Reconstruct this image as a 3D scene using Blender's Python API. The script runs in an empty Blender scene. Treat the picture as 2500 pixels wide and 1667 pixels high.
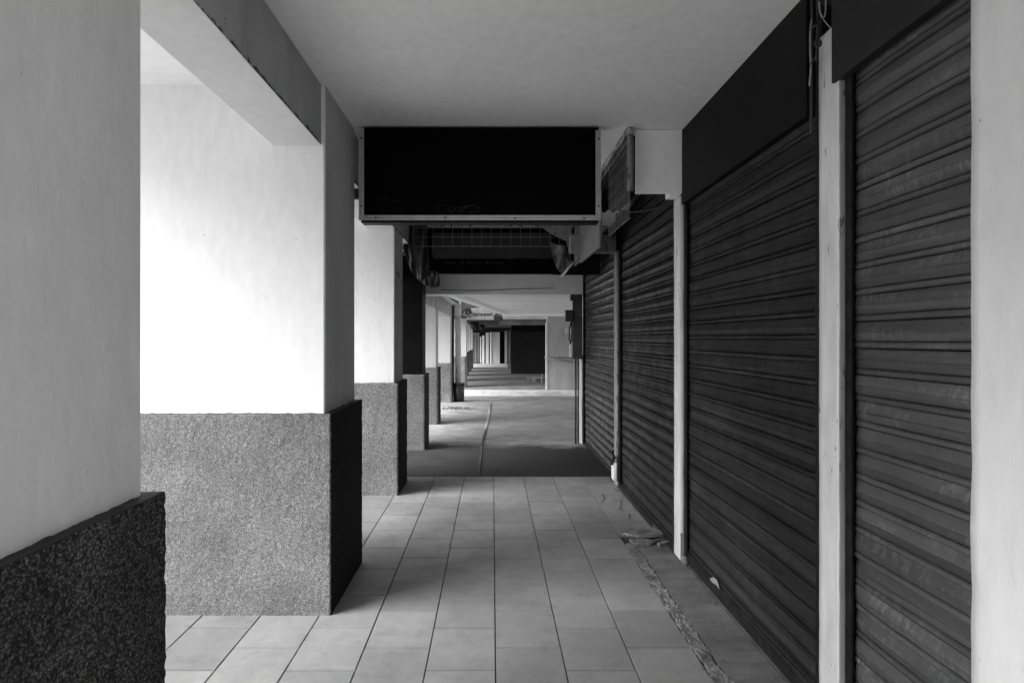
import bpy, bmesh, math, random
from mathutils import Vector, noise
random.seed(7)
S = bpy.context.scene
COL = S.collection

# ---------------------------------------------------------------- camera
F = 1400.0            # focal length in pixels of a 2500 px wide picture
HX, HY = 1202.0, 826.0
EYE = 1.5
cam = bpy.data.cameras.new("camera")
cam.sensor_width = 36.0
cam.lens = F / 2500 * 36
cam.shift_x = (1250 - HX) / 2500
cam.shift_y = -(833.5 - HY) / 2500
cam.clip_start = 0.05
cam.clip_end = 3000
co = bpy.data.objects.new("camera", cam)
co.location = (0, 0, EYE)
co.rotation_euler = (math.radians(90), 0, 0)
COL.objects.link(co)
S.camera = co

# ---------------------------------------------------------------- light
SUN_EL, SUN_AZ = 30.0, 246.0       # degrees; azimuth clockwise from +Y
w = bpy.data.worlds.new("World")
S.world = w
w.use_nodes = True
nt = w.node_tree
nt.nodes.clear()
sky = nt.nodes.new("ShaderNodeTexSky")
sky.sky_type = 'NISHITA'
sky.sun_disc = False
sky.sun_elevation = math.radians(SUN_EL)
sky.sun_rotation = math.radians(SUN_AZ)
bw = nt.nodes.new("ShaderNodeRGBToBW")
bg = nt.nodes.new("ShaderNodeBackground")
bg.inputs['Strength'].default_value = 0.15
wo = nt.nodes.new("ShaderNodeOutputWorld")
nt.links.new(sky.outputs[0], bw.inputs[0])
nt.links.new(bw.outputs[0], bg.inputs[0])
nt.links.new(bg.outputs[0], wo.inputs[0])

sl = bpy.data.lights.new("sun", 'SUN')
sl.energy = 3.0
sl.angle = math.radians(38)
so = bpy.data.objects.new("sun", sl)
az, el = math.radians(SUN_AZ), math.radians(SUN_EL)
tow = Vector((math.sin(az) * math.cos(el), math.cos(az) * math.cos(el), math.sin(el)))
so.rotation_euler = (-tow).to_track_quat('-Z', 'Y').to_euler()
so.location = tow * 20
COL.objects.link(so)

S.view_settings.view_transform = 'Standard'
S.view_settings.look = 'None'
S.view_settings.gamma = 1
S.view_settings.exposure = 1.4
S.cycles.max_bounces = 10
S.cycles.diffuse_bounces = 6


# ---------------------------------------------------------------- materials
def newmat(name):
    m = bpy.data.materials.new(name)
    m.use_nodes = True
    n = m.node_tree
    b = n.nodes['Principled BSDF']
    return m, n, b


def N(n, kind, **kw):
    d = n.nodes.new(kind)
    for k, v in kw.items():
        if k in d.inputs:
            d.inputs[k].default_value = v
        else:
            setattr(d, k, v)
    return d


def coords(n, scale=(1, 1, 1)):
    tc = N(n, "ShaderNodeTexCoord")
    mp = N(n, "ShaderNodeMapping")
    mp.inputs['Scale'].default_value = scale
    n.links.new(tc.outputs['Object'], mp.inputs[0])
    return mp.outputs[0]


def remap(n, src, a, b, f0=0.0, f1=1.0):
    r = N(n, "ShaderNodeMapRange")
    r.inputs['From Min'].default_value = f0
    r.inputs['From Max'].default_value = f1
    r.inputs['To Min'].default_value = a
    r.inputs['To Max'].default_value = b
    n.links.new(src, r.inputs['Value'])
    return r.outputs[0]


def mul(n, a, b, op='MULTIPLY'):
    m = N(n, "ShaderNodeMath", operation=op)
    for i, s in enumerate((a, b)):
        if isinstance(s, (int, float)):
            m.inputs[i].default_value = s
        else:
            n.links.new(s, m.inputs[i])
    return m.outputs[0]


def noise_out(n, vec, scale, detail=4, rough=0.55):
    t = N(n, "ShaderNodeTexNoise")
    t.inputs['Scale'].default_value = scale
    t.inputs['Detail'].default_value = detail
    t.inputs['Roughness'].default_value = rough
    n.links.new(vec, t.inputs['Vector'])
    return t.outputs['Fac']


def bump(n, b, h, dist, strength=1.0, prev=None):
    bp = N(n, "ShaderNodeBump")
    bp.inputs['Strength'].default_value = strength
    bp.inputs['Distance'].default_value = dist
    n.links.new(h, bp.inputs['Height'])
    if prev:
        n.links.new(prev, bp.inputs['Normal'])
    n.links.new(bp.outputs[0], b.inputs['Normal'])
    return bp.outputs[0]


def plaster(name, g, var=0.10, rough=0.85, speck=0.35, stretch=(1, 1, .35), bd=.004):
    """painted render: cloudy tone, faint vertical streaks, a few dark specks, trowelled bump"""
    m, n, b = newmat(name)
    v = coords(n)
    vs = coords(n, stretch)
    c = mul(n, remap(n, noise_out(n, vs, 2.2, 6), 1 - var, 1 + var, .3, .7), g)
    c = mul(n, c, remap(n, noise_out(n, vs, 22, 4), .96, 1.04, .3, .7))
    sp = noise_out(n, v, 38, 2, .4)
    c = mul(n, c, remap(n, sp, 1 - speck, 1.0, .205, .235))
    n.links.new(c, b.inputs['Base Color'])
    b.inputs['Roughness'].default_value = rough
    b.inputs['Specular IOR Level'].default_value = .3
    p = bump(n, b, noise_out(n, v, 5, 5), bd * 3, .6)
    bump(n, b, noise_out(n, vs, 60, 4), bd * .5, .6, p)
    return m


def pebble(name, lo, hi, scale=150, bd=.006, soil=.35):
    m, n, b = newmat(name)
    v = coords(n)
    vo = N(n, "ShaderNodeTexVoronoi")
    vo.inputs['Scale'].default_value = scale
    n.links.new(v, vo.inputs['Vector'])
    bwn = N(n, "ShaderNodeRGBToBW")
    n.links.new(vo.outputs['Color'], bwn.inputs[0])
    c = remap(n, bwn.outputs[0], lo, hi, .25, .75)
    edge = remap(n, vo.outputs['Distance'], 1.15, .3, .25, .62)
    c = mul(n, c, edge)
    c = mul(n, c, remap(n, noise_out(n, v, 3.0, 5), 1 - soil, 1 + soil, .3, .7))
    c = mul(n, c, remap(n, noise_out(n, v, 55, 2), .72, 1.28, .3, .7))
    n.links.new(c, b.inputs['Base Color'])
    b.inputs['Roughness'].default_value = .75
    b.inputs['Specular IOR Level'].default_value = .5 if hi > .3 else .12
    inv = remap(n, vo.outputs['Distance'], 1, 0, 0, .6)
    p = bump(n, b, inv, bd, .9)
    bump(n, b, noise_out(n, v, 45, 3), bd, .7, p)
    return m


def metal_paint(name, g, rough=.45, streak=.35, island=.3, spec=.5, stretch=(1, .06, 1), metallic=0.0, bd=.0015):
    m, n, b = newmat(name)
    v = coords(n)
    vs = coords(n, stretch)
    geo = N(n, "ShaderNodeNewGeometry")
    c = mul(n, remap(n, geo.outputs['Random Per Island'], 1 - island, 1 + island), g)
    c = mul(n, c, remap(n, noise_out(n, vs, 26, 6, .65), 1 - streak, 1 + streak, .3, .7))
    scr = coords(n, (1, 1, .10))
    wear = mul(n, remap(n, noise_out(n, coords(n, (1, 1, .10)), 60, 4, .65), 0, 1, .46, .66),
               remap(n, noise_out(n, coords(n, (1, .6, 3.0)), 3.6, 4, .6), .10, 1.4, .50, .68))
    c = mul(n, c, mul(n, wear, 1.0, 'ADD'))
    fine = coords(n, (1, .02, 1))
    c = mul(n, c, remap(n, noise_out(n, fine, 110, 3, .6), .86, 1.16, .3, .7))
    c = mul(n, c, remap(n, noise_out(n, v, 45, 2, .5), .45, 1, .24, .28))
    c = mul(n, c, remap(n, noise_out(n, v, 1.6, 4), .8, 1.25, .3, .7))
    n.links.new(c, b.inputs['Base Color'])
    b.inputs['Metallic'].default_value = metallic
    b.inputs['Specular IOR Level'].default_value = spec
    r = remap(n, noise_out(n, v, 9, 5, .6), rough - .12, rough + .18, .3, .7)
    n.links.new(r, b.inputs['Roughness'])
    bump(n, b, noise_out(n, v, 30, 4), bd, .5)
    return m


def simple(name, g, rough=.6, var=.2, scale=12, bd=.001, metallic=0.0, spec=.5):
    m, n, b = newmat(name)
    v = coords(n)
    c = mul(n, remap(n, noise_out(n, v, scale, 5), 1 - var, 1 + var, .3, .7), g)
    n.links.new(c, b.inputs['Base Color'])
    b.inputs['Roughness'].default_value = rough
    b.inputs['Metallic'].default_value = metallic
    b.inputs['Specular IOR Level'].default_value = spec
    bump(n, b, noise_out(n, v, scale * 4, 4), bd, .6)
    return m


def chipped(name, g, g2=.06, amount=.36, stretch=(1, 1, .25), rough=.6):
    """gloss paint over timber with runs, knocks and chips down to the dark wood"""
    m, n, b = newmat(name)
    v = coords(n)
    vs = coords(n, stretch)
    c = mul(n, remap(n, noise_out(n, vs, 14, 6), .82, 1.12, .3, .7), g)
    ch = noise_out(n, vs, 24, 6, .7)
    k = remap(n, ch, 0, 1, amount, amount - .025)
    mx = N(n, "ShaderNodeMix", data_type='FLOAT')
    n.links.new(k, mx.inputs[0])
    n.links.new(c, mx.inputs[2])
    mx.inputs[3].default_value = g2
    n.links.new(mx.outputs[0], b.inputs['Base Color'])
    b.inputs['Roughness'].default_value = rough
    p = bump(n, b, noise_out(n, vs, 8, 4), .02, .7)
    bump(n, b, noise_out(n, v, 70, 3), .0015, .6, p)
    return m


def tile_mat():
    m, n, b = newmat("cement_tile")
    v = coords(n)
    geo = N(n, "ShaderNodeNewGeometry")
    c = mul(n, remap(n, geo.outputs['Random Per Island'], .84, 1.1), .275)
    c = mul(n, c, remap(n, noise_out(n, v, 1.7, 6, .6), .80, 1.15, .3, .7))
    c = mul(n, c, remap(n, noise_out(n, v, 5, 6, .7), .84, 1.0, .34, .46))
    c = mul(n, c, remap(n, noise_out(n, v, 17, 6, .6), .93, 1.07, .3, .7))
    c = mul(n, c, remap(n, noise_out(n, v, 90, 3, .6), .92, 1.06, .3, .7))
    c = mul(n, c, remap(n, noise_out(n, coords(n, (.7, 1.2, 1)), 30, 3, .5), .55, 1.0, .255, .30))
    n.links.new(c, b.inputs['Base Color'])
    n.links.new(remap(n, noise_out(n, v, 7, 5), .42, .7, .3, .7), b.inputs['Roughness'])
    bump(n, b, noise_out(n, v, 24, 5), .0012, .5)
    return m


def concrete(name, g, var=.25, scale=2.5, bd=.004, grit=.3):
    m, n, b = newmat(name)
    v = coords(n)
    c = mul(n, remap(n, noise_out(n, v, scale, 7, .6), 1 - var, 1 + var, .3, .7), g)
    c = mul(n, c, remap(n, noise_out(n, v, 70, 3, .6), 1 - grit, 1 + grit, .3, .7))
    c = mul(n, c, remap(n, noise_out(n, coords(n, (.4, 1.5, 1)), 6, 4, .6), .8, 1.1, .35, .55))
    n.links.new(c, b.inputs['Base Color'])
    b.inputs['Roughness'].default_value = .8
    bump(n, b, noise_out(n, v, 35, 5), bd, .7)
    return m


def shaded_bay_floor():
    """worn concrete; shade over the first bay is painted in, with a ragged border"""
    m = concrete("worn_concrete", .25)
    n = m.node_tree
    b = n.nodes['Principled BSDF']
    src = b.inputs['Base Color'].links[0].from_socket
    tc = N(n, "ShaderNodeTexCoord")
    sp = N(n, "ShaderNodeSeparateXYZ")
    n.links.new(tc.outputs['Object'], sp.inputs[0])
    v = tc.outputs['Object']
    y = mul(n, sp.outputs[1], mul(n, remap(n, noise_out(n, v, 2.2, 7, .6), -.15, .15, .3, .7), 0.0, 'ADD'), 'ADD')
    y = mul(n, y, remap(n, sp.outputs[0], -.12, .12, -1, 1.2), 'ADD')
    k = remap(n, y, .11, 1.0, 7.9, 8.3)  # painted shade: darkens the colour of the first bay
    dk = remap(n, sp.outputs[0], 1.5, .3, -.9, 1.1)  # painted shade deepens towards the shutters
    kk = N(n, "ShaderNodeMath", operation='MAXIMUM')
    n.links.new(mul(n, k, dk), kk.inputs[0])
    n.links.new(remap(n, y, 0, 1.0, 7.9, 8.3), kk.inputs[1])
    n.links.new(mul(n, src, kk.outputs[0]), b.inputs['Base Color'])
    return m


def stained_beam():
    m = plaster("shaded_beam_paint", .36, var=.2, speck=.8)
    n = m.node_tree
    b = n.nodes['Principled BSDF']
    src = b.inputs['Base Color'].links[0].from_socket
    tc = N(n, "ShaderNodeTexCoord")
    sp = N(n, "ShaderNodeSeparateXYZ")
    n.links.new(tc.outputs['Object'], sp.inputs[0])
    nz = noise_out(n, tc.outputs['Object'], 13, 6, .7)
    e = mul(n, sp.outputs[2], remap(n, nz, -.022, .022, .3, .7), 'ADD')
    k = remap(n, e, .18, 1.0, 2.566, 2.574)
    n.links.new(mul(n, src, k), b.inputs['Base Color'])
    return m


def brick_mat():
    m, n, b = newmat("dark_blockwork")
    tc = N(n, "ShaderNodeTexCoord")
    sp = N(n, "ShaderNodeSeparateXYZ")
    cb = N(n, "ShaderNodeCombineXYZ")
    n.links.new(tc.outputs['Object'], sp.inputs[0])
    n.links.new(sp.outputs[0], cb.inputs[0])
    n.links.new(sp.outputs[2], cb.inputs[1])
    br = N(n, "ShaderNodeTexBrick")
    br.inputs['Scale'].default_value = 1.0
    br.inputs['Brick Width'].default_value = .40
    br.inputs['Row Height'].default_value = .20
    br.inputs['Mortar Size'].default_value = .012
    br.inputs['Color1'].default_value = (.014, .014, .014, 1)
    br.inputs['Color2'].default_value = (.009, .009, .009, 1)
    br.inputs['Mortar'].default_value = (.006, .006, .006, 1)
    n.links.new(cb.outputs[0], br.inputs['Vector'])
    n.links.new(br.outputs['Color'], b.inputs['Base Color'])
    b.inputs['Roughness'].default_value = .9
    return m


M = dict(
    plaster=plaster("cream_plaster", .76, var=.03, speck=.2, bd=.0010),
    plaster_in=plaster("shaded_plaster", .46, var=.14),  # same plaster, darkened: the corridor side's shade is in the colour
    plaster_mid=plaster("dull_cream_plaster", .58, var=.06, speck=.3),
    plaster_soft=plaster("soft_cream_plaster", .70, var=.04, speck=.2),
    plaster_near=plaster("near_pillar_plaster", .74, var=.06),  # lighter copy of that paint for the better lit nearest pillar
    ceil=plaster("ceiling_paint", .93, var=.03, bd=.002, stretch=(1, 1, 1), speck=.2),
    grey_plaster=plaster("grey_render", .30, var=.3, speck=.6),
    dark_paint=simple("black_gloss_column_paint", .004, rough=.55, var=.4, scale=4, spec=.08),
    pebble=pebble("washed_pebble", .215, .37, scale=190, bd=.004, soil=.22),
    pebble_dark=pebble("dark_side_pebble", .055, .17, scale=150, bd=.0055),  # darker tone for the corridor side of the nearest base
    pebble_black=pebble("black_side_pebble", .010, .045, scale=150, bd=.006),  # near black tone for the corridor sides of most other bases
    pebble_far=pebble("pale_washed_pebble", .22, .42, scale=110, bd=.003),
    edge=simple("dark_cement_border", .02, rough=.7, var=.3, scale=6),
    sh1=metal_paint("shutter_grey", .062, rough=.48, streak=.2, island=.25, spec=.25),
    sh2=metal_paint("shutter_dark", .017, rough=.5, streak=.3, island=.4, spec=.14),
    sh3=metal_paint("shutter_black", .012, rough=.40, streak=.4, island=.3, spec=.22),
    sh4=metal_paint("shutter_black_gloss", .008, rough=.30, streak=.4, island=.3, spec=.6, bd=.0006),
    rail=simple("shutter_rail", .014, rough=.6, var=.5, scale=20, spec=.1),
    wood=chipped("chipped_white_timber", .62),
    wood_dim=chipped("chipped_grey_timber", .22, amount=.42),
    batten=chipped("old_batten", .45, g2=.03, amount=.47),
    board=simple("black_board", .007, rough=.5, var=.35, scale=3, spec=.10),
    board2=simple("charcoal_board", .022, rough=.55, var=.25, scale=5, spec=.12),
    black=simple("unlit_sign_face", .0012, rough=.5, var=.3, scale=6, spec=.04),
    alu=simple("aluminium_trim", .42, rough=.38, var=.15, scale=18, metallic=.6),
    alu_dark=simple("trim_shadow_gap", .10, rough=.5, metallic=.5),
    screw=simple("screw", .01, rough=.5),
    chalk=simple("chalk", .07, rough=.8, var=.5, scale=90),
    wire=simple("galvanised_wire", .34, rough=.45, metallic=.4),
    cable=simple("black_cable", .015, rough=.5),
    cable_pale=simple("grey_cable", .25, rough=.5),
    tarp=simple("dark_tarpaulin", .02, rough=.42, var=.6, scale=7, bd=.01),
    tarp_pale=simple("printed_vinyl", .12, rough=.45, var=.9, scale=9, bd=.006),
    dimtext=simple("dull_sign_paint", .012, rough=.5),
    dimback=simple("dull_sign_ground", .010, rough=.5, var=.8, scale=5),
    tile=tile_mat(),
    grout=simple("grout", .05, rough=.9, var=.5, scale=4),
    floor=shaded_bay_floor(),
    floor_dark=concrete("dark_gritty_concrete", .028, grit=.45),
    kerb=concrete("pale_kerb", .62, var=.12, grit=.1),
    road=concrete("pale_road_concrete", .52, var=.15),
    rubble=concrete("broken_mortar", .17, var=.6, scale=11, bd=.01, grit=.3),
    roof=concrete("roof_slab", .35),
    ceil2=plaster("far_ceiling_paint", .80, var=.12, stretch=(.4, 1.5, 1)),
    ceil_dark=plaster("dark_far_ceiling", .05, var=.3, stretch=(1, 1, 1)),  # very dark tone for the far block ceiling
    brick=brick_mat(),
    white=simple("white_paint", .75, rough=.5, var=.12, scale=9),
    text=simple("black_lettering", .01, rough=.6),
    text_grey=simple("faded_lettering", .30, rough=.6),
    bin=simple("black_plastic", .02, rough=.35),
    steel=simple("dull_steel", .16, rough=.4, metallic=.5),
    scrib=simple("marker", .09, rough=.7),
)


# ---------------------------------------------------------------- mesh helpers
def P(px, py, Y):
    return Vector(((px - HX) / F * Y, Y, EYE - (py - HY) / F * Y))


def box(bm, x0, x1, y0, y1, z0, z1, bev=0.0, mi=0):
    vs = [bm.verts.new((x, y, z)) for x in (x0, x1) for y in (y0, y1) for z in (z0, z1)]
    idx = [(0, 1, 3, 2), (4, 6, 7, 5), (0, 4, 5, 1), (2, 3, 7, 6), (0, 2, 6, 4), (1, 5, 7, 3)]
    fs = [bm.faces.new([vs[i] for i in f]) for f in idx]
    for f in fs:
        f.material_index = mi
    if bev:
        es = {e for f in fs for e in f.edges}
        bmesh.ops.bevel(bm, geom=list(es), offset=bev, segments=2, affect='EDGES', profile=.6)
    return fs


def prism(bm, pts, vec, mi=0):
    """extrude a polygon (list of 3D points) along vec"""
    a = [bm.verts.new(p) for p in pts]
    b = [bm.verts.new(Vector(p) + Vector(vec)) for p in pts]
    n = len(a)
    fs = [bm.faces.new(a[::-1]), bm.faces.new(b)]
    for i in range(n):
        fs.append(bm.faces.new((a[i], a[(i + 1) % n], b[(i + 1) % n], b[i])))
    for f in fs:
        f.material_index = mi
    return fs


def tube(bm, pts, r, seg=8, cap=True):
    pts = [Vector(p) for p in pts]
    rings = []
    for i, p in enumerate(pts):
        d = (pts[min(i + 1, len(pts) - 1)] - pts[max(i - 1, 0)]).normalized()
        u = d.cross(Vector((0, 0, 1)))
        if u.length < .1:
            u = d.cross(Vector((0, 1, 0)))
        u.normalize()
        v = d.cross(u).normalized()
        rr = r[i] if isinstance(r, (list, tuple)) else r
        rings.append([bm.verts.new(p + (u * math.cos(a) + v * math.sin(a)) * rr)
                      for a in (2 * math.pi * k / seg for k in range(seg))])
    for a, b in zip(rings, rings[1:]):
        for k in range(seg):
            f = bm.faces.new((a[k], a[(k + 1) % seg], b[(k + 1) % seg], b[k]))
            f.smooth = True
    if cap:
        bm.faces.new(rings[0][::-1])
        bm.faces.new(rings[-1])


def gridbox(bm, x0, x1, y0, y1, z0, z1, step, sidemi=1, topmi=2, skip=()):
    """box made of fine grids; +X face and top get their own material slots"""
    def n(a, b):
        return max(1, round((b - a) / step))
    nx, ny, nz = n(x0, x1), n(y0, y1), n(z0, z1)
    cache = {}

    def vert(i, j, k):
        key = (i, j, k)
        if key not in cache:
            cache[key] = bm.verts.new((x0 + (x1 - x0) * i / nx, y0 + (y1 - y0) * j / ny, z0 + (z1 - z0) * k / nz))
        return cache[key]

    def q(a, b, c, d, mi):
        f = bm.faces.new((a, b, c, d))
        f.material_index = mi
        f.smooth = True
    for i in range(nx):
        for k in range(nz):
            q(vert(i, 0, k), vert(i + 1, 0, k), vert(i + 1, 0, k + 1), vert(i, 0, k + 1), 0)
            q(vert(i + 1, ny, k), vert(i, ny, k), vert(i, ny, k + 1), vert(i + 1, ny, k + 1), 0)
    for j in range(ny):
        for k in range(nz):
            q(vert(nx, j, k), vert(nx, j + 1, k), vert(nx, j + 1, k + 1), vert(nx, j, k + 1), sidemi)
            q(vert(0, j + 1, k), vert(0, j, k), vert(0, j, k + 1), vert(0, j + 1, k + 1), 0)
    for i in range(nx):
        for j in range(ny):
            q(vert(i, j, nz), vert(i + 1, j, nz), vert(i + 1, j + 1, nz), vert(i, j + 1, nz), topmi)


def roughen(bm, amp, scale, seed=0.0, keep=None):
    o = Vector((seed * 13.7, seed * 5.1, seed * 3.3))
    for v in bm.verts:
        if keep and keep(v.co):
            continue
        p = v.co + o
        d = noise.noise_vector(p * scale) * .6 + noise.noise_vector(p * scale * 2.7) * .4
        v.co = v.co + d * amp


def link(name, bm, mats, parent=None, smooth=None, loc=None):
    bmesh.ops.recalc_face_normals(bm, faces=bm.faces)
    me = bpy.data.meshes.new(name)
    bm.to_mesh(me)
    bm.free()
    for m in (mats if isinstance(mats, (list, tuple)) else [mats]):
        me.materials.append(m)
    o = bpy.data.objects.new(name, me)
    COL.objects.link(o)
    if parent:
        o.parent = parent
        o.matrix_parent_inverse = parent.matrix_basis.inverted()
    return o


def tag(o, label=None, cat=None, group=None, kind=None):
    if label:
        o['label'] = label
    if cat:
        o['category'] = cat
    if group:
        o['group'] = group
    if kind:
        o['kind'] = kind
    return o


def thing(name, loc, label, cat, group=None):
    o = bpy.data.objects.new(name, None)
    o.location = loc
    o.empty_display_size = .1
    COL.objects.link(o)
    return tag(o, label, cat, group)


def text_bm(bm, body, size, loc, depth=.002, rot=(math.pi / 2, 0, 0), sx=1.0, shear=0.0, align='LEFT', bold=0.0):
    cu = bpy.data.curves.new("t", 'FONT')
    cu.body = body
    cu.size = size
    cu.extrude = depth
    cu.shear = shear
    cu.offset = bold
    cu.align_x = align
    cu.resolution_u = 3
    ob = bpy.data.objects.new("t", cu)
    COL.objects.link(ob)
    ob.rotation_euler = rot
    ob.location = loc
    ob.scale = (sx, 1, 1)
    bpy.context.view_layer.update()
    me = bpy.data.meshes.new_from_object(ob.evaluated_get(bpy.context.evaluated_depsgraph_get()))
    me.transform(ob.matrix_world)
    bm.from_mesh(me)
    bpy.data.meshes.remove(me)
    bpy.data.objects.remove(ob)
    bpy.data.curves.remove(cu)


# ================================================================ GROUND
CEIL = 2.887
TILE_END = 6.23

bm = bmesh.new()
box(bm, -400, 400, -300, 500, -.6, -.165)
tag(link("ground", bm, M['road']), kind='structure')
bm = bmesh.new()
box(bm, -9.0, -2.75, -60, 60, -.164, -.15)
tag(link("road", bm, M['road']), kind='structure')
bm = bmesh.new()
box(bm, -2.75, 2.6, -12, TILE_END, -.16, -.012)
tag(link("grout_bed", bm, M['grout']), kind='structure')

# tiles: 0.3175 wide courses in running bond, one island each
TW, TD, G = .3175, .379, .0045
bm = bmesh.new()
for c in range(-9, 4):
    xa = .015 + c * TW
    xb = xa + TW
    if c == 3:
        continue
    off = 2.784 + (0 if c % 2 == 0 else TD / 2)
    k0 = -int((off + 4.5) / TD)
    for k in range(k0, 20):
        ya = off + k * TD
        yb = ya + TD
        if ya >= TILE_END:
            break
        yb = min(yb, TILE_END - .002)
        if yb - ya < .03:
            continue
        dz = random.uniform(-.0007, .0007)
        fs = box(bm, xa + G / 2, xb - G / 2, ya + .003, yb - .003, -.014, dz)
        for v in {v for f in fs for v in f.verts if v.co.z > -.01}:
            v.co.z += random.uniform(-.0006, .0006)
            v.co.x += random.uniform(-.0007, .0007)
es = [e for e in bm.edges if all(v.co.z > -.01 for v in e.verts)]
bmesh.ops.bevel(bm, geom=es, offset=.0022, segments=2, affect='EDGES')
# course against the shutters (beyond and before the broken patch)
for (ya, yb) in ((4.36, 4.74), (4.74, 5.12), (5.12, 5.50), (5.50, 5.88), (5.88, 6.228)):
    box(bm, .9695, 1.262, ya + .002, yb - .002, -.014, random.uniform(-.0008, .0008), bev=.002)
tag(link("pavement", bm, M['tile']), kind='structure')
bm = bmesh.new()
yy = 4.18
while yy > -4.0:
    yb = yy
    ya = yy - TD
    box(bm, 1.045, 1.285, ya + .002, yb - .002, -.014, -.001 + random.uniform(-.001, .001), bev=.002)
    yy = ya
tag(link("stained_pavement_edge", bm, concrete("stained_tile", .15, var=.35, scale=4, bd=.002, grit=.15)), kind='structure')


def heightfield(name, x0, x1, y0, y1, step, fn, mat):
    bm = bmesh.new()
    nx, ny = max(1, int((x1 - x0) / step)), max(1, int((y1 - y0) / step))
    g = [[None] * (ny + 1) for _ in range(nx + 1)]
    for i in range(nx + 1):
        for j in range(ny + 1):
            x, y = x0 + (x1 - x0) * i / nx, y0 + (y1 - y0) * j / ny
            g[i][j] = bm.verts.new((x, y, fn(x, y)))
    for i in range(nx):
        for j in range(ny):
            f = bm.faces.new((g[i][j], g[i + 1][j], g[i + 1][j + 1], g[i][j + 1]))
            f.smooth = False
    return link(name, bm, mat)


def rub(x, y):
    n1 = noise.noise(Vector((x * 18, y * 9, 0)))
    n2 = noise.noise(Vector((x * 55, y * 40, 3)))
    n3 = noise.noise(Vector((x * 140, y * 120, 7)))
    cx = 1.006 + .010 * noise.noise(Vector((y * 3.1, 0, 5)))
    wd = .036 + .016 * noise.noise(Vector((y * 7, 2, 1))) + .012 * noise.noise(Vector((y * 25, x * 9, 4)))
    if abs(x - cx) > wd:
        return -.011
    return .0012 + .0035 * n2 + .0015 * n3 + .003 * n1


tag(heightfield("mortar_strip", .935, 1.075, .6, 4.20, .006, rub, M['rubble']), kind='structure')
# concrete floor beyond the tiles
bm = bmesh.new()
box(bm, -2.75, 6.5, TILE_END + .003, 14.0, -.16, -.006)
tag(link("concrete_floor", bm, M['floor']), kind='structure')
# crack / filled joint down the middle
bm = bmesh.new()
pts = [(1167, 1163), (1171, 1130), (1176, 1090), (1183, 1062), (1190, 1030), (1196, 1003), (1200, 985)]
prev = None
for i, (a, b_) in enumerate(pts):
    p = P(a, b_, 2100 / (b_ - HY))
    p.z = .003
    wd = .010 + .006 * (i % 2)
    cur = (bm.verts.new(p + Vector((-wd, 0, 0))), bm.verts.new(p + Vector((wd, 0, 0))))
    if prev:
        bm.faces.new((prev[0], prev[1], cur[1], cur[0]))
    prev = cur
tag(link("floor_joint", bm, M['grout']), kind='structure')
bm = bmesh.new()
pts = [(1184, 1048, .018), (1190, 1027, .020), (1193, 1010, .026), (1195, 997, .018)]
prev = None
for a, b_, wd in pts:
    p = P(a, b_, 2100 / (b_ - HY))
    p.z = .0045
    cur = (bm.verts.new(p + Vector((-wd, 0, 0))), bm.verts.new(p + Vector((wd, 0, 0))))
    if prev:
        bm.faces.new((prev[0], prev[1], cur[1], cur[0]))
    prev = cur
tag(link("mortar_smear", bm, concrete("smear", .42)), kind='structure')
# painted scrawl on the floor
bm = bmesh.new()
text_bm(bm, "U9BUL~", .62, (-1.08, 12.15, -.001), depth=.001, rot=(0, 0, 0), sx=.34, bold=.01)
tag(link("floor_scrawl", bm, M['scrib']), "dark hand painted scrawl on the pale concrete floor near its far edge", "graffiti")

# side lane, far kerb, far floor
bm = bmesh.new()
box(bm, -2.75, 40, 14.02, 16.37, -.162, -.145)
tag(link("lane", bm, concrete("lane_surface", .2)), kind='structure')
bm = bmesh.new()
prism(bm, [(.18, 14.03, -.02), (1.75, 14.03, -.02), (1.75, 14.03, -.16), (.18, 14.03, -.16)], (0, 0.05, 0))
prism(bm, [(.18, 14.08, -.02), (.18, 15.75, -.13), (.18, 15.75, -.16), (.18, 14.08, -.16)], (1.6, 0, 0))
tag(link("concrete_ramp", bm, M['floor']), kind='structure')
bm = bmesh.new()
box(bm, -2.75, 12, 16.38, 16.75, -.16, .002, bev=.012)
tag(link("kerb", bm, M['kerb']), kind='structure')
bm = bmesh.new()
box(bm, -2.75, 12, 16.75, 37, -.16, -.002)
tag(link("far_floor", bm, concrete("far_concrete", .20)), kind='structure')

# ================================================================ COLUMNS
XB, XP = -.875, -.917       # corridor face of the pebble base / of the plaster


def column(y0, y1, label, htop=1.092, step=.03, ztop=CEIL, xl=-2.15, xp=XP, xb=XB, upper='plaster', inner='plaster_in',
           base='pebble', side='pebble_black', amp=.006, seed=1):
    t = thing("pillar", ((xl + xb) / 2, (y0 + y1) / 2, 0), label, "pillar", "pillars along the open side of the walkway")
    o = .045
    bm = bmesh.new()
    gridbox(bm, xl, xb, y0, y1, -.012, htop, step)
    roughen(bm, amp, 42 if step < .02 else 25, seed)
    for v in bm.verts:      # worn upper arris
        if v.co.z > htop - .02:
            v.co.z -= .006 * abs(noise.noise(v.co * 9))
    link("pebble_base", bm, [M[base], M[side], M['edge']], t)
    bm = bmesh.new()
    fs = box(bm, xl + o, xp, y0 + o * .75, y1 - o * .75, htop - .03, ztop)
    bmesh.ops.bevel(bm, geom=list({e for f in fs for e in f.edges if abs(e.verts[0].co.z - e.verts[1].co.z) > .5}),
                    offset=.007, segments=2, affect='EDGES')
    bm.normal_update()
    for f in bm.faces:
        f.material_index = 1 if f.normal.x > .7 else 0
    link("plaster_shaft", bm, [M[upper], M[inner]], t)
    return t


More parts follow.
